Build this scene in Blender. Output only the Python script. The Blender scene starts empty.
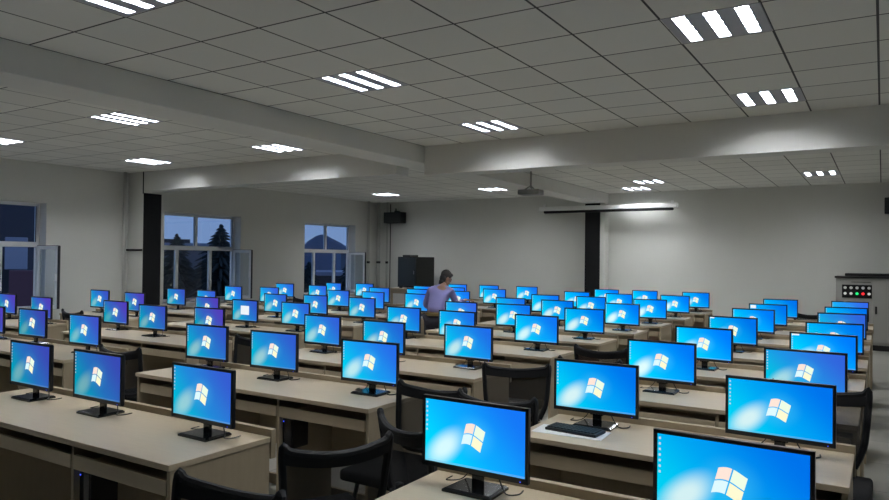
import bpy, bmesh, math, random
from mathutils import Vector, Matrix
S = bpy.context.scene
C = S.collection
PI = math.pi
CAMZ = 1.57

# ------------------------------------------------------------------ camera
F_PX, YAW, PITCH, ROLL = 699.03, .559827, .0125683, .0112926
fwd = Vector((-math.sin(YAW)*math.cos(PITCH), math.cos(YAW)*math.cos(PITCH), math.sin(PITCH)))
right0 = Vector((math.cos(YAW), math.sin(YAW), 0))
up0 = right0.cross(fwd)
rgt = math.cos(ROLL)*right0 + math.sin(ROLL)*up0
upv = -math.sin(ROLL)*right0 + math.cos(ROLL)*up0
cd = bpy.data.cameras.new('camera')
cd.sensor_width = 36
cd.lens = F_PX/889*36
cd.clip_end = 2000
cam = bpy.data.objects.new('camera', cd)
C.objects.link(cam)
m = Matrix((rgt, upv, -fwd)).transposed().to_4x4()
m.translation = (0, 0, CAMZ)
cam.matrix_world = m
S.camera = cam

# ------------------------------------------------------------------ world, exposure
S.view_settings.view_transform = 'Standard'
S.view_settings.look = 'None'
S.view_settings.exposure = 0.0
S.view_settings.gamma = 1
S.view_settings.use_curve_mapping = False
LAMP = 105.0       # strength of the fluorescent tubes
SCREEN = 1.0
w = bpy.data.worlds.new('dusk_sky')
S.world = w
w.use_nodes = True
nt = w.node_tree
bg = nt.nodes['Background']
tc = nt.nodes.new('ShaderNodeTexCoord')
sp = nt.nodes.new('ShaderNodeSeparateXYZ')
cr = nt.nodes.new('ShaderNodeValToRGB')
nz = nt.nodes.new('ShaderNodeTexNoise')
nz.inputs['Scale'].default_value = 6
nt.links.new(tc.outputs['Generated'], sp.inputs[0])
ad = nt.nodes.new('ShaderNodeMath'); ad.operation = 'MULTIPLY_ADD'
nt.links.new(nz.outputs['Fac'], ad.inputs[0]); ad.inputs[1].default_value = .05
nt.links.new(sp.outputs['Z'], ad.inputs[2])
nt.links.new(tc.outputs['Generated'], nz.inputs['Vector'])
nt.links.new(ad.outputs[0], cr.inputs[0])
cr.color_ramp.elements[0].position = 0.0
cr.color_ramp.elements[0].color = (.17, .25, .42, 1)
cr.color_ramp.elements[1].position = .35
cr.color_ramp.elements[1].color = (.13, .225, .44, 1)
nt.links.new(cr.outputs[0], bg.inputs[0])
bg.inputs[1].default_value = 1.45

# ------------------------------------------------------------------ materials
def mat(name, col, rough=.6, metal=0, spec=.5, noise=None, bump=0, emit=None):
    mt = bpy.data.materials.new(name); mt.use_nodes = True
    n = mt.node_tree.nodes; l = mt.node_tree.links
    b = n['Principled BSDF']
    b.inputs['Base Color'].default_value = (*col, 1)
    b.inputs['Roughness'].default_value = rough
    b.inputs['Metallic'].default_value = metal
    b.inputs['Specular IOR Level'].default_value = spec
    if emit:
        b.inputs['Emission Color'].default_value = (*emit[0], 1)
        b.inputs['Emission Strength'].default_value = emit[1]
    if noise:
        sc, amt, stretch = noise
        t = n.new('ShaderNodeTexCoord'); mp = n.new('ShaderNodeMapping')
        mp.inputs['Scale'].default_value = stretch
        nn = n.new('ShaderNodeTexNoise'); nn.inputs['Scale'].default_value = sc
        nn.inputs['Detail'].default_value = 5
        mx = n.new('ShaderNodeMix'); mx.data_type = 'RGBA'
        mx.inputs['A'].default_value = (*[c*(1-amt) for c in col], 1)
        mx.inputs['B'].default_value = (*[min(1, c*(1+amt)) for c in col], 1)
        l.new(t.outputs['Object'], mp.inputs[0]); l.new(mp.outputs[0], nn.inputs['Vector'])
        l.new(nn.outputs['Fac'], mx.inputs['Factor']); l.new(mx.outputs['Result'], b.inputs['Base Color'])
        if bump:
            bp = n.new('ShaderNodeBump'); bp.inputs['Strength'].default_value = bump
            bp.inputs['Distance'].default_value = .01
            l.new(nn.outputs['Fac'], bp.inputs['Height']); l.new(bp.outputs[0], b.inputs['Normal'])
    return mt

def grid_mat(name, col, line, ox, oy, sx, sy, wd, rough, spec=.5, amt=.06):
    mt = bpy.data.materials.new(name); mt.use_nodes = True
    n = mt.node_tree.nodes; l = mt.node_tree.links; b = n['Principled BSDF']
    b.inputs['Roughness'].default_value = rough
    b.inputs['Specular IOR Level'].default_value = spec
    t = n.new('ShaderNodeTexCoord'); s = n.new('ShaderNodeSeparateXYZ')
    l.new(t.outputs['Object'], s.inputs[0])
    def M(op, a, bb=None, c=None):
        k = n.new('ShaderNodeMath'); k.operation = op
        for i, v in enumerate((a, bb, c)):
            if v is None: continue
            if isinstance(v, (int, float)): k.inputs[i].default_value = v
            else: l.new(v, k.inputs[i])
        return k.outputs[0]
    res = []; cells = []
    for ax, o, st in (('X', ox, sx), ('Y', oy, sy)):
        v = M('DIVIDE', M('SUBTRACT', s.outputs[ax], o), st)
        cells.append(M('FLOOR', v))
        f = M('FRACT', v)
        d = M('MINIMUM', f, M('SUBTRACT', 1.0, f))
        res.append(M('LESS_THAN', d, wd/2/st))
    ln = M('MAXIMUM', res[0], res[1])
    cv = n.new('ShaderNodeCombineXYZ'); l.new(cells[0], cv.inputs[0]); l.new(cells[1], cv.inputs[1])
    wn = n.new('ShaderNodeTexWhiteNoise'); wn.noise_dimensions = '2D'; l.new(cv.outputs[0], wn.inputs['Vector'])
    mx0 = n.new('ShaderNodeMix'); mx0.data_type = 'RGBA'
    mx0.inputs['A'].default_value = (*[c*(1-amt) for c in col], 1)
    mx0.inputs['B'].default_value = (*[c*(1+amt*.4) for c in col], 1)
    l.new(wn.outputs['Value'], mx0.inputs['Factor'])
    mx = n.new('ShaderNodeMix'); mx.data_type = 'RGBA'
    l.new(ln, mx.inputs['Factor']); l.new(mx0.outputs['Result'], mx.inputs['A'])
    mx.inputs['B'].default_value = (*line, 1)
    l.new(mx.outputs['Result'], b.inputs['Base Color'])
    return mt

WALL = mat('wall_paint', (.68, .68, .64), .85, noise=(2.2, .03, (1, 1, 1)), spec=.2)
BEAM = mat('beam_paint', (.70, .70, .67), .85, noise=(2, .03, (1, 1, 1)), spec=.2)
CEIL_R = grid_mat('ceiling_tiles', (.78, .78, .74), (.10, .10, .10), -.03, 3.355, .5988, .5988, .016, .9, .1)
CEIL_L = grid_mat('ceiling_tiles_left', (.78, .78, .74), (.13, .13, .13), .085, 3.355, .5988, .5988, .014, .9, .1)
FLOOR = grid_mat('floor_tiles', (.42, .41, .37), (.16, .155, .14), .2, .1, .8, .8, .008, .28, .5, .1)
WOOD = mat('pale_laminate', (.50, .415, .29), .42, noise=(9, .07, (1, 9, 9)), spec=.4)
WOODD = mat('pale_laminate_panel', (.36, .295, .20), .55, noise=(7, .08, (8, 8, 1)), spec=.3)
EDGE = mat('laminate_edge', (.34, .285, .20), .5)
BLK = mat('black_paint', (.012, .012, .013), .7, spec=.2)
PLAS = mat('black_plastic', (.012, .012, .013), .32)
GLOSS = mat('gloss_black_plastic', (.008, .008, .009), .12)
SHELL = mat('monitor_back_plastic', (.018, .018, .02), .5)
FAB = mat('black_fabric', (.014, .014, .015), .9, spec=.2, noise=(60, .3, (1, 1, 1)))
FRAME = mat('black_frame', (.008, .008, .009), .6, spec=.3)
RUB = mat('cable_rubber', (.01, .01, .01), .5)
CHROME = mat('chrome', (.5, .5, .5), .2, 1)
UPVC = mat('window_frame_white', (.80, .82, .84), .5)
SEAL = mat('window_seal_black', (.02, .02, .025), .6)
PIPE = mat('grey_pipe', (.5, .5, .47), .5)
GREY = mat('power_cabinet_grey', (.36, .355, .33), .5, noise=(3, .03, (1, 1, 1)))
SPK = mat('speaker_black', (.014, .015, .015), .6)
GRILLE = mat('speaker_grille', (.03, .032, .032), .8, noise=(120, .4, (1, 1, 1)))
RACK = mat('rack_glass_black', (.016, .02, .02), .3)
PROJ = mat('projector_grey', (.16, .16, .15), .5)
SCRW = mat('screen_casing_white', (.80, .80, .78), .5)
TRAY = mat('lamp_tray', (.20, .21, .25), .5, .0)
PAPER = mat('paper', (.78, .79, .80), .8)
SKIN = mat('skin', (.30, .17, .12), .6)
HAIR = mat('hair', (.012, .01, .01), .7)
SHIRT = mat('lilac_shirt', (.21, .20, .42), .85, noise=(12, .1, (1, 1, 1)))
TROU = mat('dark_trousers', (.02, .02, .03), .85)
BELT = mat('tan_belt', (.22, .16, .06), .6)
SHOE = mat('shoe', (.02, .018, .015), .5)

def emis(name, col, st):
    mt = bpy.data.materials.new(name); mt.use_nodes = True
    n = mt.node_tree.nodes; n.remove(n['Principled BSDF'])
    e = n.new('ShaderNodeEmission'); e.inputs[0].default_value = (*col, 1); e.inputs[1].default_value = st
    mt.node_tree.links.new(e.outputs[0], n['Material Output'].inputs[0])
    return mt
TUBE = emis('fluorescent_tube', (.93, .96, 1.0), LAMP)
LEDB = emis('blue_led', (.05, .1, 1), 2)
LG = emis('green_lamp', (.02, .8, .2), 1.2); LR = emis('red_lamp', (1, .03, .04), 1.2); LW = emis('white_lamp', (.8, .8, .75), .6)

def glass_mat():
    mt = bpy.data.materials.new('window_glass'); mt.use_nodes = True
    n = mt.node_tree.nodes; l = mt.node_tree.links; n.remove(n['Principled BSDF'])
    tr = n.new('ShaderNodeBsdfTransparent'); tr.inputs[0].default_value = (.84, .88, .92, 1)
    gl = n.new('ShaderNodeBsdfGlossy'); gl.inputs['Roughness'].default_value = .02
    fr = n.new('ShaderNodeFresnel'); fr.inputs[0].default_value = 1.45
    mx = n.new('ShaderNodeMixShader')
    gm = n.new('ShaderNodeNewGeometry'); iv = n.new('ShaderNodeMath'); iv.operation = 'SUBTRACT'; iv.inputs[0].default_value = 1
    l.new(gm.outputs['Backfacing'], iv.inputs[1]); mu = n.new('ShaderNodeMath'); mu.operation = 'MULTIPLY'
    l.new(iv.outputs[0], mu.inputs[0]); l.new(fr.outputs[0], mu.inputs[1])
    l.new(mu.outputs[0], mx.inputs[0]); l.new(tr.outputs[0], mx.inputs[1]); l.new(gl.outputs[0], mx.inputs[2])
    l.new(mx.outputs[0], n['Material Output'].inputs[0])
    return mt
GLASS = glass_mat()

def mesh_fabric():
    mt = bpy.data.materials.new('chair_mesh_fabric'); mt.use_nodes = True
    n = mt.node_tree.nodes; l = mt.node_tree.links; b = n['Principled BSDF']
    b.inputs['Base Color'].default_value = (.016, .016, .017, 1); b.inputs['Roughness'].default_value = .8
    t = n.new('ShaderNodeTexCoord'); ck = n.new('ShaderNodeTexChecker'); ck.inputs['Scale'].default_value = 420
    l.new(t.outputs['Object'], ck.inputs['Vector'])
    m1 = n.new('ShaderNodeMath'); m1.operation = 'MULTIPLY_ADD'; m1.inputs[1].default_value = .22; m1.inputs[2].default_value = .64
    l.new(ck.outputs['Fac'], m1.inputs[0]); l.new(m1.outputs[0], b.inputs['Alpha'])
    return mt
MESHF = mesh_fabric()

def screen_mat():
    """The desktop picture: blue field, paler swirl at lower left. 'tone' (object property) bakes in the viewing-angle colour shift, 0 violet .. 1 cyan."""
    mt = bpy.data.materials.new('lit_screen'); mt.use_nodes = True
    n = mt.node_tree.nodes; l = mt.node_tree.links; n.remove(n['Principled BSDF'])
    def M(op, *a):
        k = n.new('ShaderNodeMath'); k.operation = op
        for i, v in enumerate(a):
            if isinstance(v, (int, float)): k.inputs[i].default_value = v
            else: l.new(v, k.inputs[i])
        return k.outputs[0]
    def MIX(f, a, b):
        k = n.new('ShaderNodeMix'); k.data_type = 'RGBA'
        if isinstance(f, (int, float)): k.inputs['Factor'].default_value = f
        else: l.new(f, k.inputs['Factor'])
        for nm, v in (('A', a), ('B', b)):
            if isinstance(v, tuple): k.inputs[nm].default_value = (*v, 1)
            else: l.new(v, k.inputs[nm])
        return k.outputs['Result']
    at = n.new('ShaderNodeAttribute'); at.attribute_type = 'OBJECT'; at.attribute_name = 'tone'
    br = n.new('ShaderNodeAttribute'); br.attribute_type = 'OBJECT'; br.attribute_name = 'level'
    tone = at.outputs['Fac']
    uv = n.new('ShaderNodeUVMap'); uv.uv_map = 'uv'
    s = n.new('ShaderNodeSeparateXYZ'); l.new(uv.outputs[0], s.inputs[0])
    U, V = s.outputs['X'], s.outputs['Y']
    right = MIX(tone, (.085, .045, .46), (.000, .19, .93))
    mid = MIX(tone, (.035, .11, .52), (.000, .43, 1.0))
    low = MIX(tone, (.000, .30, .42), (.000, .70, 1.0))
    def sm(v, lo, hi):
        k = n.new('ShaderNodeMapRange'); k.interpolation_type = 'SMOOTHSTEP'
        l.new(v, k.inputs[0]); k.inputs[1].default_value = lo; k.inputs[2].default_value = hi
        return k.outputs[0]
    diag = M('ADD', U, M('MULTIPLY', V, .55))
    c1 = MIX(sm(diag, .15, .80), low, mid)
    c2 = MIX(sm(diag, .60, 1.45), c1, right)
    # pale swirl
    du = M('DIVIDE', M('SUBTRACT', M('SUBTRACT', U, .22), M('MULTIPLY', M('SUBTRACT', V, .3), .35)), .13)
    dv = M('DIVIDE', M('SUBTRACT', V, .26), .27)
    r = M('SQRT', M('ADD', M('MULTIPLY', du, du), M('MULTIPLY', dv, dv)))
    g = M('SUBTRACT', 1.0, sm(r, .25, 1.55))
    c3 = MIX(M('MULTIPLY', g, M('MULTIPLY_ADD', tone, .58, .35)), c2, MIX(tone, (.16, .55, .50), (.78, 1.0, 1.0)))
    # soft halo round the emblem
    hu = M('DIVIDE', M('SUBTRACT', U, .5), .22); hv = M('DIVIDE', M('SUBTRACT', V, .5), .34)
    hr = M('SQRT', M('ADD', M('MULTIPLY', hu, hu), M('MULTIPLY', hv, hv)))
    c4 = MIX(M('MULTIPLY', M('SUBTRACT', 1.0, sm(hr, .1, 1.2)), .28), c3, MIX(tone, (.10, .42, .75), (.1, .75, 1.0)))
    bar = M('MULTIPLY', M('LESS_THAN', V, .032), .35)
    c5 = MIX(bar, c4, (.25, .5, .75))
    e = n.new('ShaderNodeEmission'); l.new(c5, e.inputs[0])
    l.new(M('MULTIPLY', br.outputs['Fac'], SCREEN), e.inputs[1])
    l.new(e.outputs[0], n['Material Output'].inputs[0])
    return mt
SCR = screen_mat()
LOGO = [emis('emblem_red', (1.0, .80, .70), 1.0), emis('emblem_green', (.86, 1.0, .80), 1.0),
        emis('emblem_blue', (.74, .96, 1.0), 1.0), emis('emblem_yellow', (1.0, .97, .66), 1.0)]
ICON = emis('desktop_icon_white', (.72, .88, 1), .75)
WINW = emis('open_window_white', (.9, .95, 1), .95)

# ------------------------------------------------------------------ helpers
def box(bm, x0, x1, y0, y1, z0, z1, bev=0, M=None, seg=2):
    vs = [bm.verts.new((x, y, z)) for x in (x0, x1) for y in (y0, y1) for z in (z0, z1)]
    fs = [(0, 1, 3, 2), (4, 6, 7, 5), (0, 4, 5, 1), (2, 3, 7, 6), (0, 2, 6, 4), (1, 5, 7, 3)]
    faces = [bm.faces.new([vs[i] for i in f]) for f in fs]
    if bev:
        es = list({e for f in faces for e in f.edges})
        r = bmesh.ops.bevel(bm, geom=es, offset=bev, segments=seg, affect='EDGES', profile=.6)
        vs = list({v for f in r['faces'] for v in f.verts} | {v for v in vs if v.is_valid})
    if M is not None:
        bmesh.ops.transform(bm, matrix=M, verts=[v for v in vs if v.is_valid])
    return vs

def tube(bm, pts, r, n=8, caps=True):
    pts = [Vector(p) for p in pts]
    rings = []
    prev = None
    for i, p in enumerate(pts):
        d = (pts[min(i+1, len(pts)-1)] - pts[max(i-1, 0)]).normalized()
        if prev is None:
            a = d.cross(Vector((0, 0, 1)))
            if a.length < .01: a = d.cross(Vector((1, 0, 0)))
            a.normalize()
        else:
            a = (prev - d*prev.dot(d)).normalized()
        prev = a
        b = d.cross(a)
        rr = r[i] if isinstance(r, (list, tuple)) else r
        rings.append([bm.verts.new(p + rr*(math.cos(t)*a + math.sin(t)*b)) for t in [2*PI*k/n for k in range(n)]])
    for A, B in zip(rings, rings[1:]):
        for k in range(n):
            bm.faces.new((A[k], A[(k+1) % n], B[(k+1) % n], B[k]))
    if caps:
        bm.faces.new(rings[0][::-1]); bm.faces.new(rings[-1])

def smooth_path(pts, k=6):
    P = [Vector(p) for p in pts]; out = []
    for i in range(len(P)-1):
        p0, p1, p2, p3 = P[max(i-1, 0)], P[i], P[i+1], P[min(i+2, len(P)-1)]
        for j in range(k):
            t = j/k
            out.append(.5*((2*p1)+(-p0+p2)*t+(2*p0-5*p1+4*p2-p3)*t*t+(-p0+3*p1-3*p2+p3)*t**3))
    out.append(P[-1]); return out

def ell(bm, c, r, M=None, seg=16, rings=10):
    g = bmesh.ops.create_uvsphere(bm, u_segments=seg, v_segments=rings, radius=1)
    mm = Matrix.Translation(c) @ (M or Matrix.Identity(4)) @ Matrix.Diagonal((*r, 1))
    bmesh.ops.transform(bm, matrix=mm, verts=g['verts'])
    return g['verts']

def obj(name, bm, m, parent=None, smooth=False):
    bmesh.ops.recalc_face_normals(bm, faces=bm.faces)
    me = bpy.data.meshes.new(name); bm.to_mesh(me); bm.free()
    for x in (m if isinstance(m, (list, tuple)) else [m]): me.materials.append(x)
    if smooth:
        for p in me.polygons: p.use_smooth = True
    o = bpy.data.objects.new(name, me); C.objects.link(o)
    if parent: o.parent = parent
    return o

def bx(name, dims, m, parent=None, bev=0):
    bm = bmesh.new(); box(bm, *dims, bev=bev); return obj(name, bm, m, parent)

def thing(name, label, cat, loc=(0, 0, 0), rz=0, group=None):
    o = bpy.data.objects.new(name, None); C.objects.link(o)
    o.empty_display_size = .1
    o.location = loc; o.rotation_euler = (0, 0, rz); o['label'] = label; o['category'] = cat
    if group: o['group'] = group
    return o

def tag(o, label, cat, group=None):
    o['label'] = label; o['category'] = cat
    if group: o['group'] = group
    return o

def struct(o): o['kind'] = 'structure'; return o

def kids(o): return [c for c in o.children]
def dup(root, loc, rz, label, group=None):
    r = root.copy(); C.objects.link(r); r.location = loc; r.rotation_euler = (0, 0, rz)
    r['label'] = label
    if group: r['group'] = group
    for ch in kids(root):
        c = ch.copy(); C.objects.link(c); c.parent = r
        for g in kids(ch):
            d = g.copy(); C.objects.link(d); d.parent = c
    return r

# ------------------------------------------------------------------ the room
XL, XR, YB, YF, ZC = -12.2, 1.9, -2.6, 15.85, CAMZ+1.5654
def ctop(z): return CAMZ+z
struct(bx('floor', (XL-.3, XR+.2, YB-.2, YF+.2, -.12, 0), FLOOR))
GR = .5988
LAMP_R = [(-2, 2), (-2, 6), (-7, -2), (-7, 2), (-7, 6), (-2, 17), (-7, 17), (-8, 19), (-2, -2), (-7, 11), (-2, 11)]
LAMP_L = [(-13, 2), (-18, 2), (-13, 6), (-18, 6), (-13, 17), (-18, 17), (-13, -2)]
def ceiling_sheet(name, x0, x1, ox, holes, m):
    def cuts(a, b, o):
        k = math.ceil((a-o)/GR+1e-6); c = [a]
        while o+k*GR < b-1e-6: c.append(o+k*GR); k += 1
        return c+[b]
    xs, ys = cuts(x0, x1, ox), cuts(YB-.1, YF+.1, 3.355)
    bm = bmesh.new(); V_ = [[bm.verts.new((x, y, ZC)) for y in ys] for x in xs]
    for i in range(len(xs)-1):
        for j in range(len(ys)-1):
            c = (math.floor(((xs[i]+xs[i+1])/2-ox)/GR), math.floor(((ys[j]+ys[j+1])/2-3.355)/GR))
            if c in holes: continue
            bm.faces.new((V_[i][j], V_[i][j+1], V_[i+1][j+1], V_[i+1][j]))
    box(bm, x0, x1, YB-.1, YF+.1, ZC+.12, ZC+.2)
    return struct(obj(name, bm, m))
ceiling_sheet('ceiling', -5.66, XR+.1, -.03, LAMP_R, CEIL_R)
ceiling_sheet('ceiling_left', XL-.1, -5.66, .085, LAMP_L, CEIL_L)
struct(bx('wall_far', (XL-.3, XR+.2, YF, YF+.2, 0, ZC), WALL))
struct(bx('wall_right', (XR, XR+.2, YB, YF, 0, ZC), WALL))
struct(bx('wall_back', (XL-.3, XR+.2, YB-.2, YB, 0, ZC), WALL))
WIN = [(4.45, 6.55), (8.72, 10.85), (12.9, 14.88)]
WZ0, WZ1 = .62, CAMZ+.885
wbm = bmesh.new()
edges = [YB] + [v for p in WIN for v in p] + [YF]
for i in range(0, len(edges), 2): box(wbm, XL-.3, XL, edges[i], edges[i+1], 0, ZC)
for a, b in WIN:
    box(wbm, XL-.3, XL, a, b, 0, WZ0); box(wbm, XL-.3, XL, a, b, WZ1, ZC)
struct(obj('wall_left', wbm, WALL))
# beams and columns
struct(bx('trim_1', (-5.42, XR, 8.09, 8.40, CAMZ+1.165, ZC), BEAM, bev=.006))
struct(bx('trim_2', (-11.74, -5.9, 8.09, 8.40, CAMZ+1.205, ZC), BEAM, bev=.006))
struct(bx('trim_3', (-5.9, -5.42, YB, YF, CAMZ+1.325, ZC), BEAM, bev=.006))
struct(bx('trim_4', (XL, -11.74, 8.09, 8.55, 0, ZC), WALL, bev=.006))
struct(bx('trim_5', (-11.74, -11.73, 8.092, 8.47, 0, CAMZ+1.17), BLK))
struct(bx('trim_6', (-5.90, -5.42, 15.58, YF, 0, CAMZ+1.325), WALL, bev=.006))
struct(bx('trim_7', (-5.89, -5.53, 15.565, 15.58, 0, CAMZ+1.325), BLK))
struct(bx('trim_8', (-11.752, -11.734, 8.078, 8.089, CAMZ+1.16, ZC), BLK))
struct(bx('baseboard_far', (XL, XR, YF-.015, YF, 0, .1), mat('skirting_dark', (.12, .1, .09), .5)))

# windows: frame, glass, an inward-opened sash
def window(idx, a, b):
    X = XL-.25
    root = bpy.data.objects.new('window_%d' % idx, None); C.objects.link(root); root['kind'] = 'structure'
    bm = bmesh.new(); t = .055
    zt = CAMZ+.165
    midy = a + (b-a)*.52
    box(bm, X-.03, X+.03, a, b, WZ1-t, WZ1, .004); box(bm, X-.03, X+.03, a, b, WZ0, WZ0+t, .004)
    box(bm, X-.03, X+.03, a, a+t, WZ0, WZ1, .004); box(bm, X-.03, X+.03, b-t, b, WZ0, WZ1, .004)
    box(bm, X-.035, X+.035, a, b, zt-.045, zt+.045, .004)
    box(bm, X-.03, X+.03, midy-.035, midy+.035, zt, WZ1, .004)
    l1 = a+(b-a)*.30; l2 = a+(b-a)*.70
    for y in (l1, l2): box(bm, X-.03, X+.03, y-.035, y+.035, WZ0, zt, .004)
    obj('window_frame', bm, UPVC, root)
    bm = bmesh.new()
    box(bm, X-.004, X+.004, a+t, midy-.035, zt+.045, WZ1-t); box(bm, X-.004, X+.004, midy+.035, b-t, zt+.045, WZ1-t)
    box(bm, X-.004, X+.004, a+t, l1-.035, WZ0+t, zt-.045); box(bm, X-.004, X+.004, l1+.035, l2-.035, WZ0+t, zt-.045)
    obj('window_pane', bm, GLASS, root)
    bm = bmesh.new()
    for y0, y1 in ((midy-.05, midy-.036), (b-t-.014, b-t)):
        box(bm, X+.031, X+.034, y0, y1, zt+.045, WZ1-t)
    obj('window_seal', bm, SEAL, root)
    # sill
    bx('window_sill', (XL-.22, XL+.04, a-.02, b+.02, WZ0-.03, WZ0), UPVC, root, .004)
    # open sash, hinged at the far jamb
    wd = .50
    Mx = Matrix.Translation((X+.06, b-.03, 0)) @ Matrix.Rotation(math.radians(10), 4, 'Z')
    bm = bmesh.new(); z0, z1 = WZ0+.02, zt-.02; f = .06
    for d in ((0, wd, -.02, .02, z0, z0+f), (0, wd, -.02, .02, z1-f, z1), (0, f, -.02, .02, z0, z1), (wd-f, wd, -.02, .02, z0, z1)):
        box(bm, *d, bev=.004, M=Mx)
    sash = obj('open_sash', bm, UPVC, root)
    bm = bmesh.new(); box(bm, f, wd-f, -.003, .003, z0+f, z1-f, M=Mx); obj('sash_pane', bm, GLASS, sash)
    bm = bmesh.new(); box(bm, wd, wd+.012, -.022, .022, z0, z1, M=Mx); box(bm, 0, wd, -.022, .022, z1, z1+.008, M=Mx); obj('sash_seal', bm, SEAL, sash)
    bm = bmesh.new(); box(bm, wd-.04, wd-.02, -.05, -.02, (z0+z1)/2-.06, (z0+z1)/2+.06, .004, M=Mx); obj('sash_handle', bm, UPVC, sash)
for i, (a, b) in enumerate(WIN): window(i+1, a, b)

# ------------------------------------------------------------------ ceiling lamps
def make_lamp(label, x, y):
    t = thing('ceiling_light', label, 'ceiling light', (x, y, ZC), 0, 'recessed louvre ceiling lights')
    h = .295
    bx('reflector_tray', (-h, h, -h, h, .045, .060), TRAY, t)
    bm = bmesh.new(); D_ = .030
    for x0, x1 in ((-h, -.230), (-.150, -.040), (.040, .150), (.230, h)): box(bm, x0, x1, -h, h, 0, D_)
    for y0, y1 in ((-h, -h+.02), (h-.02, h)): box(bm, -h, h, y0, y1, .001, .045)
    obj('frame', bm, mat_frame, t)
    for k in (-1, 0, 1):
        bm = bmesh.new(); box(bm, k*.19-.034, k*.19+.034, -h+.022, h-.022, .032, .040)
        tb = obj('tube', bm, TUBE, t)
        for j in range(4):
            yy = -h+.11 + j*(2*h-.22)/3
            bx('louvre_blade', (k*.19-.040, k*.19+.040, yy-.002, yy+.002, .004, .027), mat_louvre, tb)
    return t
mat_frame = mat('lamp_frame', (.42, .43, .48), .5)
mat_louvre = mat('lamp_louvre', (.25, .26, .28), .5)
def cell(i, j, left=False):
    ox = .085 if left else -.03
    return ox+GR*(i+.5), 3.355+GR*(j+.5)
right_cells = [((-2, 2), 'bright louvre ceiling light nearest the camera on the right, three tubes'),
    ((-2, 6), 'louvre ceiling light at upper right, just before the cross beam'),
    ((-7, -2), 'louvre ceiling light cut off by the top left edge of the photo'),
    ((-7, 2), 'louvre ceiling light at upper centre left, second in its line'),
    ((-7, 6), 'louvre ceiling light at centre, just before the cross beam above the projector'),
    ((-2, 17), 'small distant ceiling light at far right near the far wall'),
    ((-7, 17), 'far ceiling light right of the projector, nearer of the pair'),
    ((-8, 19), 'far ceiling light right of the projector, closer to the far wall'),
    ((-2, -2), 'added unseen louvre ceiling light overhead on the right, just above the frame'),  # unseen lamp, added to light the near part of the room
    ((-7, 11), 'added unseen ceiling light behind the cross beam in the centre'),  # lamp hidden by the beam, added to light the far half
    ((-2, 11), 'added unseen ceiling light behind the cross beam on the right')]  # likewise hidden and added for its light
left_cells = [((-13, 2), 'louvre ceiling light left of the long beam, three slanted tubes'),
    ((-18, 2), 'ceiling light at the left edge of the photo above the first window'),
    ((-13, 6), 'ceiling light left of the long beam, before the short beam over the column'),
    ((-18, 6), 'ceiling light above the black-faced column by the windows'),
    ((-13, 17), 'far ceiling light left of the projector over the front of the room'),
    ((-18, 17), 'far ceiling light in the corner above the hanging loudspeaker'),
    ((-13, -2), 'added ceiling light left of the long beam, beside the camera, out of frame')]  # unseen lamp, added for extra light on the left
lamp0 = None
for cells, lf in ((right_cells, False), (left_cells, True)):
    for (i, j), lab in cells:
        x, y = cell(i, j, lf)
        if lamp0 is None: lamp0 = make_lamp(lab, x, y)
        else: dup(lamp0, (x, y, ZC), 0, lab)

# ------------------------------------------------------------------ desks
ROWS = {'R': [2.13, 3.33, 4.47, 5.60, 6.77, 8.08, 9.19, 10.57],
        'M': [2.12, 3.37, 4.53, 5.83, 7.03, 8.16, 9.28, 10.53, 11.86],
        'L': [2.12, 3.40, 4.53, 5.70, 6.91, 8.25, 9.50, 10.58, 11.90],
        'W': [2.12, 3.40, 4.50, 5.80, 6.87, 8.20, 9.53, 10.68]}
DESK_H = .75
def make_desk(width, seats, label):
    """origin at floor, centre of the front edge; y runs to the back"""
    t = thing('computer_desk', label, 'desk', (0, 0, 0), 0, 'pale wooden computer desks in rows')
    hw = width/2; D = .555
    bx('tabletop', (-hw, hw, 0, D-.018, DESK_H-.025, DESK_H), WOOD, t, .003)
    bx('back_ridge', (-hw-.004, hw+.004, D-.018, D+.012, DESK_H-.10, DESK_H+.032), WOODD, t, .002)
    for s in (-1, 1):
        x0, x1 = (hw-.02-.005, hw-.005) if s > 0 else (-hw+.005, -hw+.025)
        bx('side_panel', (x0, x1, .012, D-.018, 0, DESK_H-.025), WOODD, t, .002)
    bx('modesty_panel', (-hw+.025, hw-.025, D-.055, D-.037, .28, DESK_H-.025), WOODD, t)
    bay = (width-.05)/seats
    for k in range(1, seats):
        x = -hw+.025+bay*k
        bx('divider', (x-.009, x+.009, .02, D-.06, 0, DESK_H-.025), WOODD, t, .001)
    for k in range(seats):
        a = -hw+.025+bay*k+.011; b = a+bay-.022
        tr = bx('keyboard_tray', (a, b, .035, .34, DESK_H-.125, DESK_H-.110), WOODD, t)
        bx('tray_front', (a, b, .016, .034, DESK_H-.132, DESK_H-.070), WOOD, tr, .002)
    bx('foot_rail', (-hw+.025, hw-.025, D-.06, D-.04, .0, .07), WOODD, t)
    return t
blocks = {  # name: (x0, x1, seats, rows, label)
 'R': (-1.46, -.10, 2, range(0, 8), 'right-hand block'),
 'M': (-4.42, -2.36, 3, range(0, 9), 'centre block'),
 'L': (-7.42, -5.38, 3, range(1, 9), 'left block'),
 'W': (-9.75, -8.22, 2, range(2, 8), 'window-side block')}
ORD = ['first', 'second', 'third', 'fourth', 'fifth', 'sixth', 'seventh', 'eighth', 'ninth']
for k, (x0, x1, n, rows, lab) in blocks.items():
    first = None
    for r in rows:
        L = 'pale wooden %s-seat computer desk, %s row from the camera, %s' % ('two' if n == 2 else 'three', ORD[r], lab)
        loc = ((x0+x1)/2, ROWS[k][r]-.365, 0)
        if first is None:
            first = make_desk(x1-x0, n, L); first.location = loc
        else: dup(first, loc, 0, L)

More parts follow.
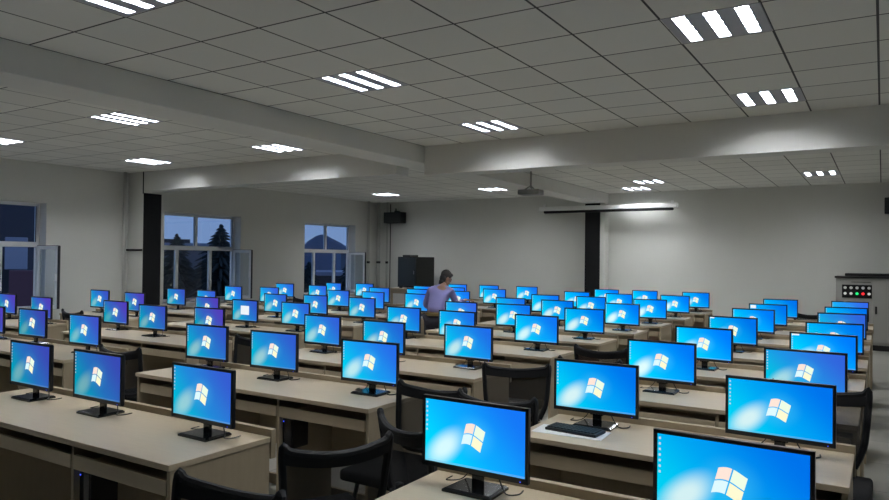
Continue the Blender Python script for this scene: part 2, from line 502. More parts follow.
# ------------------------------------------------------------------ monitors
SW, SH = .215, .128        # half sizes of the housing
MZ = CAMZ-.5-SH            # centre height of the screen
def make_monitor():
    t = thing('monitor', '', 'monitor', (0, 0, DESK_H), 0, 'monitors on the computer desks')
    cz = MZ-DESK_H
    bm = bmesh.new()      # housing: a tray round the screen with a bulged back
    bw = .0125
    for d in ((-SW, SW, cz+SH-bw, cz+SH), (-SW, SW, cz-SH, cz-SH+bw*1.5), (-SW, -SW+bw, cz-SH, cz+SH), (SW-bw, SW, cz-SH, cz+SH)):
        box(bm, d[0], d[1], -.008, .010, d[2], d[3], .002)
    box(bm, -SW+.004, SW-.004, -.001, .016, cz-SH+.004, cz+SH-.004, .004)
    box(bm, -SW*.62, SW*.62, .020, .045, cz-SH*.72, cz+SH*.72, .012)
    obj('housing', bm, PLAS, t)
    bm = bmesh.new(); vs = [bm.verts.new(p) for p in ((-SW+bw, -.0055, cz-SH+bw*1.5), (SW-bw, -.0055, cz-SH+bw*1.5), (SW-bw, -.0055, cz+SH-bw), (-SW+bw, -.0055, cz+SH-bw))]
    fc = bm.faces.new(vs); ul = bm.loops.layers.uv.new('uv')
    for lp, u in zip(fc.loops, ((0, 0), (1, 0), (1, 1), (0, 1))): lp[ul].uv = u
    vb = [bm.verts.new((v.co.x, -.002, v.co.z)) for v in vs]
    for i in range(4): bm.faces.new((vs[i], vb[i], vb[(i+1) % 4], vs[(i+1) % 4]))
    bm.faces.new(vb[::-1])
    s = obj('screen', bm, SCR, t)
    s['tone'] = 1.0; s['level'] = 1.0
    # four-pane waving flag emblem
    bm = bmesh.new(); zc = cz+.006; W = .039; H = .039
    def wave(u, v):       # u,v in -1..1
        x = u*W + v*.010
        z = v*H*.95 + math.sin((u+1)*PI/2*1.15+.3)*.010 - .006 - u*.004
        return x, z
    N = 5
    for q, (ua, ub, va, vb_) in enumerate(((-1, -.05, .05, 1), (.05, 1, .05, 1), (-1, -.05, -1, -.05), (.05, 1, -1, -.05))):
        top = []; bot = []
        for i in range(N+1):
            u = ua+(ub-ua)*i/N
            x, z = wave(u, vb_); top.append((x, zc+z)); x, z = wave(u, va); bot.append((x, zc+z))
        for i in range(N):
            f = bm.faces.new([bm.verts.new((p[0], -.0063, p[1])) for p in (bot[i], bot[i+1], top[i+1], top[i])])
            f.material_index = q
    lg = obj('emblem', bm, LOGO, s)
    bm = bmesh.new()
    for k in range(7):
        z = cz+SH-bw-.012-k*.0165
        box(bm, -SW+bw+.004, -SW+bw+.010, -.0066, -.0060, z-.004, z+.003)
    obj('desktop_icons', bm, ICON, s)
    bm = bmesh.new(); box(bm, SW-.030, SW-.026, -.0108, -.0098, cz-SH+.006, cz-SH+.009); obj('power_light', bm, LEDB, t)
    bm = bmesh.new()
    box(bm, -.022, .022, .024, .040, .006, cz-.02, .003); box(bm, -.034, .034, .018, .040, cz-SH-.012, cz-SH+.03, .004)
    obj('stand_neck', bm, GLOSS, t)
    bm = bmesh.new()
    vs = []
    prof = [(-.098, -.055), (.098, -.055), (.090, .095), (-.090, .095)]
    lo = [bm.verts.new((x, y, .0)) for x, y in prof]; md = [bm.verts.new((x, y, .008)) for x, y in prof]
    hi = [bm.verts.new((x*.9, y*.9+.003, .014)) for x, y in prof]
    for A, B in ((lo, md), (md, hi)):
        for i in range(4): bm.faces.new((A[i], A[(i+1) % 4], B[(i+1) % 4], B[i]))
    bm.faces.new(hi); bm.faces.new(lo[::-1])
    obj('stand_base', bm, GLOSS, t)
    bm = bmesh.new()
    tube(bm, smooth_path([(.03, .040, cz-.05), (.05, .07, .07), (.085, .06, .012), (.12, .03, .005), (.15, .055, .005), (.145, .10, .005)]), .0028, 6)
    tube(bm, smooth_path([(-.03, .040, cz-.05), (-.055, .07, .06), (-.10, .085, .008), (-.145, .05, .005), (-.15, .10, .005)]), .0022, 6)
    obj('cable', bm, RUB, t, True)
    return t
mon0 = make_monitor()
used = False
DATA = {
 ('R',1,0):(-0.364,2.111,-1.8),  ('R',1,1):(-0.373,3.289,-3.4),  ('R',1,2):(-0.377,4.497,-4.1),  ('R',1,3):(-0.357,5.63,-5),
 ('R',1,4):(-0.342,6.722,6),  ('R',1,5):(-0.346,8.055,6),  ('R',1,6):(-0.351,9.181,5.1),  ('R',1,7):(-0.361,10.603,2.0),
 ('R',0,0):(-1.218,2.153,-0.7),  ('R',0,1):(-1.2,3.33,0.0),  ('R',0,2):(-1.174,4.442,-2.3),  ('R',0,3):(-1.156,5.583,-5),
 ('R',0,4):(-1.16,6.826,-5),  ('R',0,5):(-1.176,8.131,-3.2),  ('R',0,6):(-1.167,9.206,-4.9),  ('R',0,7):(-1.18,10.539,6),
 ('M',2,0):(-2.62,2.12,-1.6),  ('M',1,0):(-3.431,2.119,-0.4),  ('M',0,0):(-4.093,2.125,-0.3),  ('M',2,1):(-2.62,3.343,0.3),
 ('M',1,1):(-3.455,3.373,0.9),  ('M',0,1):(-4.167,3.405,1.9),  ('M',2,2):(-2.642,4.565,-2.6),  ('M',1,2):(-3.361,4.464,-2.6),
 ('M',0,2):(-4.099,4.568,-2.9),  ('M',2,3):(-2.658,5.822,-0.0),  ('M',1,3):(-3.469,5.775,-4.4),  ('M',0,3):(-4.176,5.887,-1.6),
 ('M',2,4):(-2.63,6.951,2.5),  ('M',1,4):(-3.528,7.104,2.5),  ('M',0,4):(-4.178,7.048,0.3),  ('M',2,5):(-2.586,8.061,-5),
 ('M',1,5):(-3.441,8.158,0.8),  ('M',0,5):(-4.134,8.243,0.7),  ('M',2,6):(-2.585,9.22,4.6),  ('M',1,6):(-3.43,9.318,0.1),
 ('M',0,6):(-4.114,9.313,1.0),  ('M',2,7):(-2.589,10.536,-4.4),  ('M',1,7):(-3.376,10.381,-5),  ('M',0,7):(-4.167,10.678,-0.1),
 ('M',2,8):(-2.583,11.862,0.6),  ('M',1,8):(-3.419,11.875,0.7),  ('M',0,8):(-4.076,11.838,5.4),  ('L',2,1):(-5.637,3.357,0.7),
 ('L',1,1):(-6.563,3.417,2.4),  ('L',0,1):(-7.25,3.4,0),  ('L',2,2):(-5.54,4.55,0.0),  ('L',1,2):(-6.272,4.447,1.0),
 ('L',0,2):(-7.136,4.6,0.8),  ('L',2,3):(-5.502,5.691,-1.1),  ('L',1,3):(-6.257,5.647,-1.2),  ('L',0,3):(-7.03,5.743,-0.3),
 ('L',2,4):(-5.562,6.931,-1.2),  ('L',1,4):(-6.403,6.993,-1.2),  ('L',0,4):(-6.947,6.8,-1.4),  ('L',2,5):(-5.628,8.244,-5),
 ('L',1,5):(-6.411,8.246,-2.7),  ('L',0,5):(-7.113,8.281,1.0),  ('L',2,6):(-5.6,9.35,0.0),  ('L',1,6):(-6.492,9.55,6),
 ('L',0,6):(-7.25,9.5,0.0),  ('L',2,7):(-5.564,10.485,1.5),  ('L',1,7):(-6.4,10.55,0.0),  ('L',0,7):(-7.14,10.673,-0.8),
 ('L',2,8):(-5.636,11.91,3.0),  ('L',1,8):(-6.448,11.922,-0.5),  ('L',0,8):(-7.142,11.894,1.6),  ('W',1,2):(-8.373,4.455,0.9),
 ('W',0,2):(-9.35,4.55,0),  ('W',1,3):(-8.514,5.762,0.6),  ('W',0,3):(-9.473,5.859,1.2),  ('W',1,4):(-8.399,6.844,-2.2),
 ('W',0,4):(-9.16,6.9,0.0),  ('W',1,5):(-8.62,8.295,-0.0),  ('W',0,5):(-9.262,8.097,-1.8),  ('W',1,6):(-8.58,9.422,-0.4),
 ('W',0,6):(-9.604,9.638,4.9),  ('W',1,7):(-8.568,10.745,2.0),  ('W',0,7):(-9.24,10.614,-5)}
SEATN = {2: ['left seat', 'right seat'], 3: ['left seat', 'middle seat', 'right seat']}
rnd = random.Random(4)
WHITE = {('M', 0, 99)}
for (b, s, r), (x, y, rot) in DATA.items():
    yc = min(max(y, ROWS[b][r]-.09), ROWS[b][r]+.065); x *= yc/y; y = yc
    n = blocks[b][2]
    lab = 'black monitor showing blue desktop, %s row from the camera, %s, %s' % (ORD[r], blocks[b][4], SEATN[n][s])
    if not used:
        o = mon0; used = True; o.location = (x, y, DESK_H); o.rotation_euler.z = math.radians(rot); o['label'] = lab
    else:
        o = dup(mon0, (x, y, DESK_H), math.radians(rot), lab)
    # viewing-angle tint and dimming baked into each screen from its camera bearing, with scatter
    azim = math.atan2(-x, y)
    tone = 1.12 - max(0, azim-.28)*1.05 + rnd.uniform(-.06, .06)
    lvl = 1.0 - max(0, azim-.5)*.42 + rnd.uniform(-.12, .10)
    if b in 'LW': lvl += .06
    sc = [c for c in o.children if c.name.startswith('screen')][0]
    sc['tone'] = max(0.0, min(1.0, tone)); sc['level'] = lvl
    if (b+str(s)+str(r)) in ('L02', 'L03', 'L22', 'L01', 'W12', 'W13', 'W02'): sc['tone'] = .04; sc['level'] = 1.0
    if (b+str(s)+str(r)) in ('R12', 'R15', 'R17', 'M04', 'L24'): sc['tone'] = .62
    o['seat'] = '%s%d%d' % (b, s, r)
def find(seat):
    for o in C.objects:
        if o.get('seat') == seat: return o
def open_window(seat, u0, u1, v0, v1, lab, drop=False):
    o = find(seat); cz = MZ-DESK_H
    sc = [c for c in o.children if c.name.startswith('screen')][0]
    if drop:
        for g in list(sc.children):
            if g.name.startswith('emblem'): bpy.data.objects.remove(g)
    bm = bmesh.new(); box(bm, SW*u0, SW*u1, -.0074, -.0066, cz+SH*v0, cz+SH*v1)
    obj('open_window', bm, WINW, sc)
    o['label'] = lab
open_window('L13', -.3, .35, -.35, .45, 'black monitor with a large white square open on its blue desktop, left block, middle seat', True)
open_window('R06', -.9, -.62, .55, .85, 'black monitor with small white window top left, seventh row from camera, right-hand block, left seat')
open_window('R13', -.92, -.70, .82, .93, 'black monitor with short white strip top left, fourth row, right-hand block, right seat')
open_window('R04', -.92, -.75, .82, .93, 'black monitor with small white patch top left, fifth row, right-hand block, left seat')

for o in C.objects:
    if 'seat' in o.keys(): del o['seat']

# ------------------------------------------------------------------ chairs
def make_chair():
    """faces +y; origin on the floor under the seat"""
    t = thing('office_chair', '', 'chair', (0, 0, 0), 0, 'black mesh-backed office chairs')
    bm = bmesh.new(); box(bm, -.235, .235, -.21, .25, .43, .49, .022, seg=3); obj('seat', bm, FAB, t, True)
    # back: outline in x,z with curve in y
    def P(x, z): return Vector((x, -.235 - (z-.5)*.16 + abs(x)**2*.9, z))
    out = [(-.16, .52), (-.20, .61), (-.215, .73), (-.222, .862), (-.195, .845), (-.10, .828), (0, .822), (.10, .828), (.195, .845), (.222, .862), (.215, .73), (.20, .61), (.16, .52), (0, .505), (-.16, .52)]
    bm = bmesh.new()
    pts = smooth_path([P(x*.97, z) for x, z in out], 4)
    tube(bm, pts, .016, 8)
    # wide top rail
    for i in range(16):
        xa, xb = -.212+.424*i/16, -.212+.424*(i+1)/16
        f = lambda x: .822+.5*x*x
        for off in (-.012,):
            a = [P(xa, f(xa)), P(xb, f(xb)), P(xb, f(xb)-.045), P(xa, f(xa)-.045)]
            dy = Vector((0, .014, 0))
            vs = [bm.verts.new(p-dy) for p in a]+[bm.verts.new(p+dy) for p in a]
            for q in ((0, 1, 2, 3), (7, 6, 5, 4), (0, 4, 5, 1), (2, 6, 7, 3)): bm.faces.new([vs[k] for k in q])
    back = obj('back_frame', bm, FRAME, t, False)
    bm = bmesh.new(); NX, NZ = 8, 6; g = []
    for j in range(NZ+1):
        z = .52+(.81-.52)*j/NZ; hw = .155+(.205-.155)*min(1, j/NZ*1.6)
        g.append([bm.verts.new(P(-hw+2*hw*i/NX, z)) for i in range(NX+1)])
    for j in range(NZ):
        for i in range(NX): bm.faces.new((g[j][i], g[j][i+1], g[j+1][i+1], g[j+1][i]))
    obj('mesh_panel', bm, MESHF, back, True)
    bm = bmesh.new(); tube(bm, smooth_path([(0, -.10, .425), (0, -.22, .42), (0, -.262, .48), (0, -.262, .60)]), .02, 8); obj('back_support', bm, FRAME, t, True)
    for s in (-1, 1):
        for q in (-1, 1):
            bm = bmesh.new()
            tube(bm, [(s*.19, q*.14, .43), (s*.215, q*.185, .2), (s*.23, q*.205, .012)], .012, 8)
            tube(bm, [(s*.23, q*.205, .02), (s*.23, q*.205, 0)], .016, 8)
            obj('leg', bm, FRAME, t)
    return t
chair0 = make_chair()
CH = [(-1.70, 1.24, 184, 'black mesh chair in the aisle, cut off by the bottom edge of the photo'),
 (-1.99, 2.20, 60, 'black mesh chair beside the front centre desk end, floor tiles seen through its mesh'),
 (-1.65, 2.71, -26, 'black mesh chair behind another in the aisle, curving round next to the front monitor'),
 (-1.70, 3.47, 2, 'black chair in the aisle whose long top rail shows just above the front monitor'),
 (-2.12, 3.01, 180, 'black chair whose rail pokes out behind the second-row monitor at the centre aisle'),
 (-1.96, 4.00, 206, 'black chair in the centre aisle at the end of the third centre desk'),
 (-1.80, 5.02, 8, 'black chair with a pointed back corner left of the second-row aisle monitor'),
 (-1.95, 5.75, 4, 'black chair in the centre aisle behind the second-row right-hand monitor'),
 (-4.66, 4.06, 180, 'black chair in the left aisle just before the third centre desk'),
 (-4.94, 3.46, 5, 'black chair in the left aisle at the end of the second centre desk'),
 (-.27, 3.78, 180, 'black chair sticking out beside the right-hand desk ends, at the right aisle'),
 (-.85, 11.39, 0, 'black chair behind the last right-hand desk, before the grey power cabinet'),
 (-8.62, 5.22, 0, 'black chair at the window-side desk, back rail showing near the first window'),
 (-8.48, 7.42, 180, 'black chair at a window-side desk near the second window'),
 (-8.50, 8.72, 180, 'black chair at a window-side desk just before the third window')]
for k, (x, y, rz, lab) in enumerate(CH):
    if k == 0: chair0.location = (x, y, 0); chair0.rotation_euler.z = math.radians(rz); chair0['label'] = lab
    else:
        c_ = dup(chair0, (x, y, 0), math.radians(rz), lab)
        if 'right aisle' in lab: c_.scale = (1, 1, 1.09)

# ------------------------------------------------------------------ small computers under the desks, keyboard, papers
def computer(x, y, lab):
    t = thing('desktop_computer', lab, 'computer', (x, y, .0), 0, 'small black computers under the desks')
    bm = bmesh.new(); box(bm, 0, .085, 0, .13, .43, .605, .004); obj('case', bm, PLAS, t)
    bm = bmesh.new(); box(bm, .006, .079, -.006, 0, .436, .60, .002); fr = obj('front_panel', bm, GLOSS, t)
    bm = bmesh.new(); box(bm, .010, .016, -.008, -.006, .585, .591); obj('power_light', bm, LEDB, fr)
for blk, r, k, lab in (('M', 0, 1, 'small black computer hung under the front centre desk'), ('M', 1, 1, 'small black computer hung under the second centre desk beside its divider')):
    x0, x1, n = blocks[blk][:3]
    computer(x0+.025+(x1-x0-.05)/n*(k+ (1 if r else 1)) + .010, ROWS[blk][r]-.365+.05, lab)

kb = thing('keyboard', 'black keyboard lying on paper on the second right-hand desk', 'keyboard', (-1.24, 3.17, DESK_H+.004), math.radians(-4))
bx('keyboard_body', (-.13, .13, -.06, .06, 0, .014), PLAS, kb, .004)
for r in range(4):
    bm = bmesh.new()
    for c in range(14): box(bm, -.122+c*.0174, -.122+c*.0174+.014, -.05+r*.025, -.05+r*.025+.02, .014, .019)
    obj('key_row', bm, SHELL, kb)
pp = bmesh.new(); box(pp, -.185, .155, -.095, .075, 0, .002); p1 = tag(obj('paper_sheet', pp, PAPER), 'white paper sheet lying under the black keyboard', 'paper')
p1.location = (-1.24, 3.165, DESK_H+.001); p1.rotation_euler.z = .05

# ------------------------------------------------------------------ far wall: projection screen, projector, loudspeakers, rack, power cabinet
ps = thing('projection_screen', 'long white rolled-up projection screen casing mounted across the far black pillar', 'projection screen', (-5.36, 15.43, CAMZ+1.165))
bm = bmesh.new(); box(bm, -1.62, 1.62, -.06, .06, 0, .10, .02); obj('casing', bm, SCRW, ps)
bm = bmesh.new(); box(bm, -1.50, 1.52, -.045, .045, -.055, 0, .01); obj('rolled_screen', bm, BLK, ps)
for s in (-1.5, 1.5):
    bm = bmesh.new(); box(bm, s-.02, s+.02, .06, .41, .02, .07); box(bm, s-.02, s+.02, -.02, .02, .10, .16); obj('bracket', bm, SCRW, ps)
pj = thing('projector', 'grey projector hanging from the ceiling on a pole below the cross beam', 'projector', (-5.15, 11.0, CAMZ+1.12), math.radians(5))
bm = bmesh.new(); box(bm, -.19, .19, -.14, .14, 0, .085, .012); obj('projector_body', bm, PROJ, pj)
bm = bmesh.new(); tube(bm, [(.06, .13, .045), (.06, .17, .045)], .035, 16); obj('lens', bm, GLOSS, pj)
bm = bmesh.new(); tube(bm, [(0, 0, .12), (0, 0, ZC-CAMZ-1.12)], .018, 10); tube(bm, [(-.09, -.06, .085), (0, 0, .16)], .01, 8); tube(bm, [(.09, -.06, .085), (0, 0, .16)], .01, 8); tube(bm, [(0, .09, .085), (0, 0, .16)], .01, 8)
obj('mounting_pole', bm, PROJ, pj)
bm = bmesh.new(); box(bm, -.06, .06, -.06, .06, ZC-CAMZ-1.12-.01, ZC-CAMZ-1.12); obj('ceiling_plate', bm, PROJ, pj)

def speaker(x, y, z, w_, h_, lab, hung):
    t = thing('loudspeaker', lab, 'loudspeaker', (x, y, z), 0, 'black loudspeakers on the far wall')
    bm = bmesh.new(); box(bm, -w_/2, w_/2, -.14, .10, 0, h_, .012); obj('cabinet', bm, SPK, t)
    bx('grille', (-w_/2+.02, w_/2-.02, -.148, -.14, .02, h_-.02), GRILLE, t)
    bm = bmesh.new(); box(bm, -.05, .05, .02, .15, h_, h_+.05, .004); tube(bm, [(0, .03, h_+.02), (0, .03, h_+.11)], .02, 8); obj('bracket', bm, SPK, t)
speaker(-11.45, 15.68, CAMZ+.97, .60, .30, 'black loudspeaker hung high in the far left corner by the pipes', 1)
speaker(.33, 15.7, CAMZ+.95, .60, .30, 'black loudspeaker high on the far wall, cut by the right edge', 1)

rk = thing('equipment_rack', 'black equipment cabinet standing on a pale table in the far left corner', 'cabinet', (-10.28, 15.02, .80), math.radians(-10))
Mr = Matrix.Rotation(0, 4, 'Z')
bm = bmesh.new(); box(bm, -.34, .34, -.33, .33, .03, .81, .006); obj('cabinet_body', bm, SPK, rk)
bm = bmesh.new(); box(bm, -.32, .32, -.345, -.33, .07, .78, .004); dr = obj('door', bm, RACK, rk)
bm = bmesh.new(); box(bm, .26, .28, -.36, -.345, .36, .46, .003); obj('door_handle', bm, CHROME, dr)
bm = bmesh.new(); box(bm, -.355, -.34, -.28, .28, .07, .78, .004); obj('side_door', bm, GRILLE, rk)
bm = bmesh.new(); box(bm, -.30, -.02, -.2, .1, .81, .86, .01); obj('top_vent', bm, SPK, rk)
for s in (-1, 1):
    for q in (-1, 1):
        bm = bmesh.new(); box(bm, s*.28-.03, s*.28+.03, q*.27-.03, q*.27+.03, 0, .03); obj('foot', bm, SPK, rk)

tb = thing('table', 'pale wooden table in the far left corner carrying the black equipment cabinet', 'table', (-10.25, 15.02, 0), math.radians(-10))
bx('tabletop', (-.62, .62, -.42, .42, .775, .80), WOOD, tb, .003)
bx('apron', (-.55, .55, -.37, -.35, .66, .775), WOODD, tb)
for s_ in (-1, 1):
    for q_ in (-1, 1): bx('leg', (s_*.56-.025, s_*.56+.025, q_*.36-.025, q_*.36+.025, 0, .775), WOODD, tb)
pc = thing('power_cabinet', 'grey power cabinet with indicator lamps and black top at the far right', 'power cabinet', (-.13, 14.80, 0))
bm = bmesh.new(); box(bm, -.60, .62, 0, .55, .10, 1.30, .006); obj('cabinet_body', bm, GREY, pc)
bm = bmesh.new(); box(bm, -.62, .64, -.03, .58, 1.30, 1.335, .008); box(bm, -.46, .42, .08, .40, 1.335, 1.39, .015); obj('black_top', bm, PLAS, pc)
bx('plinth', (-.58, .60, .02, .53, 0, .10), PLAS, pc)
bx('door', (-.02, .60, -.012, 0, .14, 1.26), GREY, pc, .003)
dl = bx('control_panel', (-.50, -.03, -.012, 0, .94, 1.18), BLK, pc, .003)
for k in range(5):
    x = -.45+k*.094
    bm = bmesh.new(); tube(bm, [(x, -.012, 1.125), (x, -.024, 1.125)], .026, 14); obj('meter', bm, SCRW, dl)
    bm = bmesh.new(); tube(bm, [(x, -.012, 1.02), (x, -.028, 1.02)], .025, 14); obj('indicator_lamp', bm, [LW, LW, LG, LR, LW][k], dl)
bm = bmesh.new(); box(bm, .02, .05, -.03, -.012, .66, .80, .004); obj('door_handle', bm, PLAS, pc)
bx('name_strip', (-.35, -.05, -.004, 0, 1.225, 1.235), PLAS, pc)

# vertical pipes at the corner and by the column
for x, y, r, lab in ((-12.08, 15.3, .035, 'grey vertical pipe nearest the window in the far left corner'), (-12.05, 15.72, .05, 'thick grey vertical pipe in the far left corner'),
                     (-11.80, 15.78, .03, 'thin grey vertical pipe beside the hanging loudspeaker')):
    t = thing('vertical_pipe', lab, 'pipe', (x, y, 0), 0, 'vertical pipes in the far corner')
    bm = bmesh.new(); tube(bm, [(0, 0, 0), (0, 0, ZC)], r, 12); obj('pipe', bm, PIPE, t, True)
    bm = bmesh.new(); tube(bm, [(0, 0, 1.42), (0, 0, 1.48)], r+.012, 12); obj('collar', bm, PLAS, t, True)
t = thing('vertical_pipe', 'grey vertical pipe beside the white column with a black bracket', 'pipe', (-12.10, 7.95, 0))
bm = bmesh.new(); tube(bm, [(0, 0, 0), (0, 0, ZC)], .032, 12); obj('pipe', bm, PIPE, t, True)
bm = bmesh.new(); tube(bm, [(-.08, .10, CAMZ+.10), (.36, .12, CAMZ+.10)], .018, 8); obj('bracket', bm, BLK, t)
t = bpy.data.objects
cb = bmesh.new(); tube(cb, smooth_path([(-11.70, 15.80, ZC-.05), (-11.70, 15.8, 1.9), (-11.70, 15.8, .4)]), .012, 6)
tag(obj('wall_cable', cb, RUB, None, True), 'black cable running down the far wall below the left loudspeaker', 'cable')

# ------------------------------------------------------------------ the person
def skin_mesh(name, verts, edges, radii, m, parent, sub=2):
    me = bpy.data.meshes.new(name); me.from_pydata(verts, edges, []); me.materials.append(m)
    o = bpy.data.objects.new(name, me); C.objects.link(o); o.parent = parent
    md = o.modifiers.new('skin', 'SKIN'); md.use_smooth_shade = True
    for i, r in enumerate(radii):
        v = me.skin_vertices[0].data[i]
        v.radius = r if isinstance(r, tuple) else (r, r)
    me.skin_vertices[0].data[0].use_root = True
    s = o.modifiers.new('sub', 'SUBSURF'); s.levels = sub; s.render_levels = sub
    return o
pe = thing('person', 'person in a lilac shirt leaning over a desk in the left aisle', 'person', (-4.93, 7.66, 0), math.radians(18))
pe.scale = (.84, .9, .9)
# local: +y faces the desks; x right
V = [(0, 0, .90), (0, .05, 1.03), (.01, .13, 1.16), (.03, .21, 1.27), (.05, .26, 1.34), (.06, .29, 1.40),        # 0-5 spine to head base
     (.19, .22, 1.26), (.27, .30, 1.06), (.34, .47, 1.12), (.37, .53, 1.13),                                    # 6-9 right arm
     (-.14, .20, 1.26), (-.24, .24, 1.05), (-.12, .45, .98), (-.07, .52, .96),                                   # 10-13 left arm
     (.09, .01, .86), (.11, .05, .47), (.12, -.02, .09), (.12, .10, .04),                                       # 14-17 right leg
     (-.09, .01, .86), (-.11, .03, .47), (-.12, -.04, .09), (-.12, .08, .04)]                                   # 18-21
E_ = [(0, 1), (1, 2), (2, 3), (3, 4), (4, 5), (3, 6), (6, 7), (7, 8), (8, 9), (3, 10), (10, 11), (11, 12), (12, 13),
      (0, 14), (14, 15), (15, 16), (16, 17), (0, 18), (18, 19), (19, 20), (20, 21)]
Rr = [(.13, .10), (.125, .095), (.14, .10), (.12, .09), .05, .045, .052, .038, .028, .024, .052, .038, .028, .024,
      .085, .055, .038, .035, .085, .055, .038, .035]
skin_mesh('body', V, E_, Rr, SKIN, pe)
sh = [0, 1, 2, 3, 4, 6, 7, 8, 10, 11, 12]; ix = {v: i for i, v in enumerate(sh)}
skin_mesh('shirt', [V[i] if i != 0 else (0, -.01, .93) for i in sh], [(ix[a], ix[b]) for a, b in E_ if a in ix and b in ix],
          [(.150, .120), (.145, .115), (.160, .120), (.138, .108), .066, .068, .054, .042, .068, .054, .042], SHIRT, pe)
tr_ = [0, 14, 15, 16, 18, 19, 20]; ix = {v: i for i, v in enumerate(tr_)}
skin_mesh('trousers', [V[i] for i in tr_], [(ix[a], ix[b]) for a, b in E_ if a in ix and b in ix],
          [(.15, .12), .105, .075, .06, .105, .075, .06], TROU, pe)
bm = bmesh.new(); g = bmesh.ops.create_cone(bm, cap_ends=True, segments=24, radius1=1, radius2=1, depth=1)
bmesh.ops.transform(bm, matrix=Matrix.Translation((0, -.005, .945)) @ Matrix.Diagonal((.158, .130, .04, 1)), verts=g['verts']); obj('belt', bm, BELT, pe, False)
# head: looks down to the right
Mh = Matrix.Translation((.075, .33, 1.455)) @ Matrix.Rotation(math.radians(-50), 4, 'Z') @ Matrix.Rotation(math.radians(-22), 4, 'X')
bm = bmesh.new()
ell(bm, (0, 0, .02), (.072, .088, .095)); ell(bm, (0, .03, -.045), (.052, .058, .06))
ell(bm, (0, .088, -.005), (.012, .02, .022)); ell(bm, (-.074, .0, -.005), (.01, .02, .03)); ell(bm, (.074, .0, -.005), (.01, .02, .03))
ell(bm, (0, .078, -.055), (.024, .012, .008))
bmesh.ops.transform(bm, matrix=Mh, verts=bm.verts); obj('head', bm, SKIN, pe, True)
bm = bmesh.new(); ell(bm, (-.028, .083, .012), (.012, .008, .007)); ell(bm, (.028, .083, .012), (.012, .008, .007))
bmesh.ops.transform(bm, matrix=Mh, verts=bm.verts); obj('eyes', bm, HAIR, pe, True)
bm = bmesh.new(); ell(bm, (0, -.012, .045), (.082, .092, .085)); ell(bm, (0, -.045, -.01), (.074, .055, .075)); ell(bm, (0, .055, .075), (.06, .04, .03)); ell(bm, (0, -.055, -.07), (.060, .035, .07))
bmesh.ops.transform(bm, matrix=Mh, verts=bm.verts); obj('hair', bm, HAIR, pe, True)
def hand(wr, d, up, name='hand', side=1):
    """palm plus five fingers, one mesh"""
    d = Vector(d).normalized(); upn = (Vector(up)-d*Vector(up).dot(d)).normalized(); sd = d.cross(upn)*side
    bm = bmesh.new(); wr = Vector(wr)
    Mb = Matrix((sd, d, upn)).transposed().to_4x4()
    ell(bm, wr+d*.045, (.042, .052, .016), Mb, 12, 8)
    for k, ln in zip((-1.5, -.5, .5, 1.5), (.062, .078, .074, .056)):
        b0 = wr+d*.085+sd*k*.020
        tube(bm, [b0-d*.02, b0+d*ln*.45, b0+d*ln*.8-upn*.012, b0+d*ln-upn*.03], [.0095, .009, .0085, .006], 8)
    b0 = wr+d*.03-sd*.036
    tube(bm, [b0+sd*.01, b0-sd*.02+d*.025, b0-sd*.025+d*.055-upn*.008], [.012, .010, .007], 8)
    return obj(name, bm, SKIN, pe, True)
hand(V[9], (.5, .6, -.12), (0, 0, 1)); hand(V[13], (.3, .8, -.4), (0, 0, 1), side=-1)
for s, v in ((1, V[16]), (-1, V[20])):
    bm = bmesh.new(); ell(bm, (v[0], v[1]+.07, .045), (.048, .135, .045)); box(bm, v[0]-.045, v[0]+.045, v[1]-.06, v[1]+.19, 0, .02, .005); obj('shoe', bm, SHOE, pe, True)

# ------------------------------------------------------------------ outside the windows
GZ = -7.0
GR_ = mat('outdoor_ground', (.06, .075, .10), .9, noise=(.1, .3, (1, 1, 1)))
gr = bx('outdoor_ground', (-420, -12.9, -150, 420, GZ-.5, GZ), GR_); gr['kind'] = 'structure'
HILL = mat('wooded_hill', (.05, .075, .13), .95, noise=(.05, .2, (1, 1, 1)))
def ridge(name, pts, base, depth, m, lab):
    """a hill: cross-section swept and rounded off; pts are (x, y, z) along its crest"""
    bm = bmesh.new(); rows = []
    for k, (fz, off) in enumerate(((0, -1), (.55, -.6), (.88, -.28), (1, 0), (.85, .35), (.4, .7), (0, 1))):
        rows.append([bm.verts.new((p[0]+off*depth*p[3][0], p[1]+off*depth*p[3][1], base+(p[2]-base)*fz)) for p in pts])
    for A, B in zip(rows, rows[1:]):
        for i in range(len(A)-1): bm.faces.new((A[i], A[i+1], B[i+1], B[i]))
    return tag(obj(name, bm, m, None, True), lab, 'hill')
# crest seen through the third window
def wp(px, dist, z=None, py=None):
    d = fwd + (px-444.5)/F_PX*rgt - ((py if py else 260)-250)/F_PX*upv
    k = dist/math.hypot(d.x, d.y)
    return Vector((d.x*k, d.y*k, CAMZ+d.z*k))
cr_pts = []
prof = [(270, 262), (290, 254), (300, 249), (308, 241), (316, 236), (321, 234.5), (326, 235), (331, 238), (336, 240.5), (341, 243), (346, 246.5), (352, 250), (362, 256), (380, 262)]
for px, py in prof:
    p = wp(px, 340, py=py); n2 = Vector((p.x, p.y)).normalized()
    cr_pts.append((p.x, p.y, p.z, (n2.x, n2.y)))
ridge('hill', cr_pts, GZ, 60, HILL, 'dark blue hill seen through the window in the far left corner')

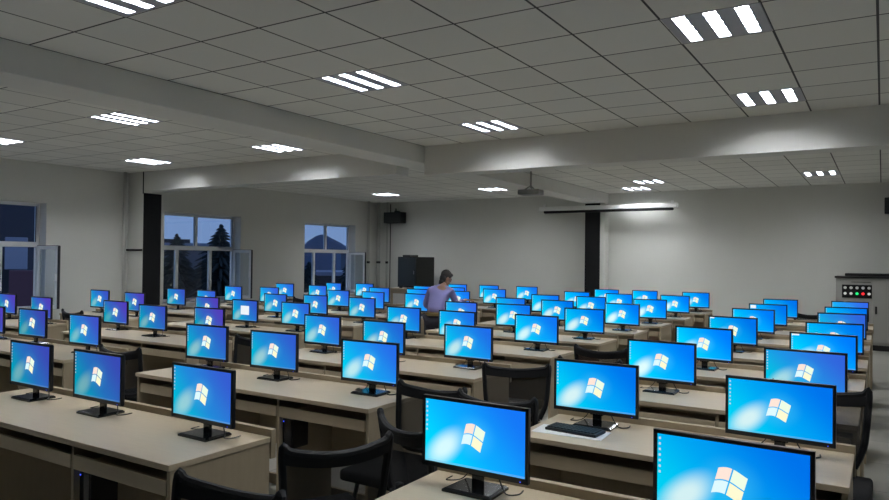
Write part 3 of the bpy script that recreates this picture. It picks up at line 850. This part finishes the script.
LEAF = mat('conifer_foliage', (.012, .020, .022), .95, noise=(3, .4, (1, 1, 1)))
BARK = mat('bark', (.02, .016, .014), .9)
def conifer(px, dist, topy, wid, lab, seed):
    p = wp(px, dist, py=topy); h = p.z-GZ
    t = thing('conifer_tree', lab, 'tree', (p.x, p.y, GZ), 0, 'trees outside the windows')
    bm = bmesh.new(); tube(bm, [(0, 0, 0), (0, 0, h*.95)], [.22, .04], 8); obj('trunk', bm, BARK, t)
    bm = bmesh.new(); rr = random.Random(seed); n = 40
    for k in range(n):
        f = k/(n-1); z = h*(.35+.63*f); rad = wid*(1-f)**.8*(.9+rr.random()*.25)+.15
        for q in range(11):
            a = 2*PI*q/11+rr.random()*.5; L = rad*(.45+rr.random()*.75)
            tip = (L*math.cos(a), L*math.sin(a), z-.25*L+.1)
            tube(bm, [(0, 0, z+.15), (tip[0]*.55, tip[1]*.55, z+.05), tip], [.08, .10*(1-f)+.07, .02], 5)
    obj('foliage', bm, LEAF, t)
conifer(221, 42, 224, 2.9, 'tall dark conifer outside the second window on the right', 1)
conifer(177, 55, 233.5, 3.0, 'shorter dark conifer outside the second window on the left', 2)
conifer(309, 60, 262, 2.4, 'low dark conifer outside the third window on the left', 3)
conifer(350, 50, 259, 2.4, 'low dark conifer outside the third window on the right', 5)

BW = mat('distant_building_pale', (.10, .12, .16), .9)
BD = mat('distant_building_dark', (.03, .035, .05), .9)
BR = mat('snowy_roof', (.20, .24, .33), .9)
WD = mat('dark_window_openings', (.012, .014, .02), .3)
def building(px0, px1, dist, topy, body, roof, lab, dep=10):
    a = wp(px0, dist, py=topy); b = wp(px1, dist, py=topy)
    L = math.hypot(b.x-a.x, b.y-a.y); ang = math.atan2(b.y-a.y, b.x-a.x); h = (a.z+b.z)/2-GZ
    t = thing('distant_building', lab, 'building', (a.x, a.y, GZ), ang)
    bx('walls', (0, L, 0, dep, 0, h-.4), body, t)
    bx('roof', (-.3, L+.3, -.3, dep+.3, h-.4, h), roof, t)
    n = max(2, int(L/3.2))
    for fl in range(max(1, int((h-1)/3))):
        for k in range(n):
            x = L*(k+.5)/n; z = 1+fl*3
            wn = bx('window', (x-.6, x+.6, -.06, 0, z, z+1.5), WD, t)
building(150, 187, 75, 239, BD, BD, 'dark flat-roofed building far outside the second window')
building(120, 245, 62, 243.0, BW, BR, 'pale low building with snowy roof outside the second window')
building(341, 364, 95, 250.5, BW, BR, 'pale building with snowy roof beyond the third window')
building(296, 372, 75, 272, BD, BR, 'long low dark building with pale roof below the hill')
MAR = mat('maroon_wall', (.10, .045, .06), .85)
DKW = mat('dark_neighbour_wall', (.05, .05, .065), .9)
building(-150, 41, 30, 130, DKW, BD, 'large dark neighbouring building filling the first window', 8)
p = wp(5, 24, py=236.5)
def card_box(px0, px1, py0, py1, dist, m, name, lab, cat):
    a = wp(px0, dist, py=py0); b = wp(px1, dist, py=py0); lo = wp(px0, dist, py=py1).z
    L = math.hypot(b.x-a.x, b.y-a.y)
    o = bx(name, (0, L, 0, .5, 0, a.z-lo), m, None, .03); o.location = (a.x, a.y, lo); o.rotation_euler.z = math.atan2(b.y-a.y, b.x-a.x)
    return tag(o, lab, cat)
PAN = mat('pale_panel', (.26, .28, .36), .7)
card_box(5, 28, 237, 269.5, 27, PAN, 'wall_panel', 'pale square panel on the neighbouring building outside the first window', 'panel')
mh = card_box(9, 46, 270.5, 320, 25, MAR, 'maroon_shed', 'maroon block outside the lower half of the first window', 'shed')
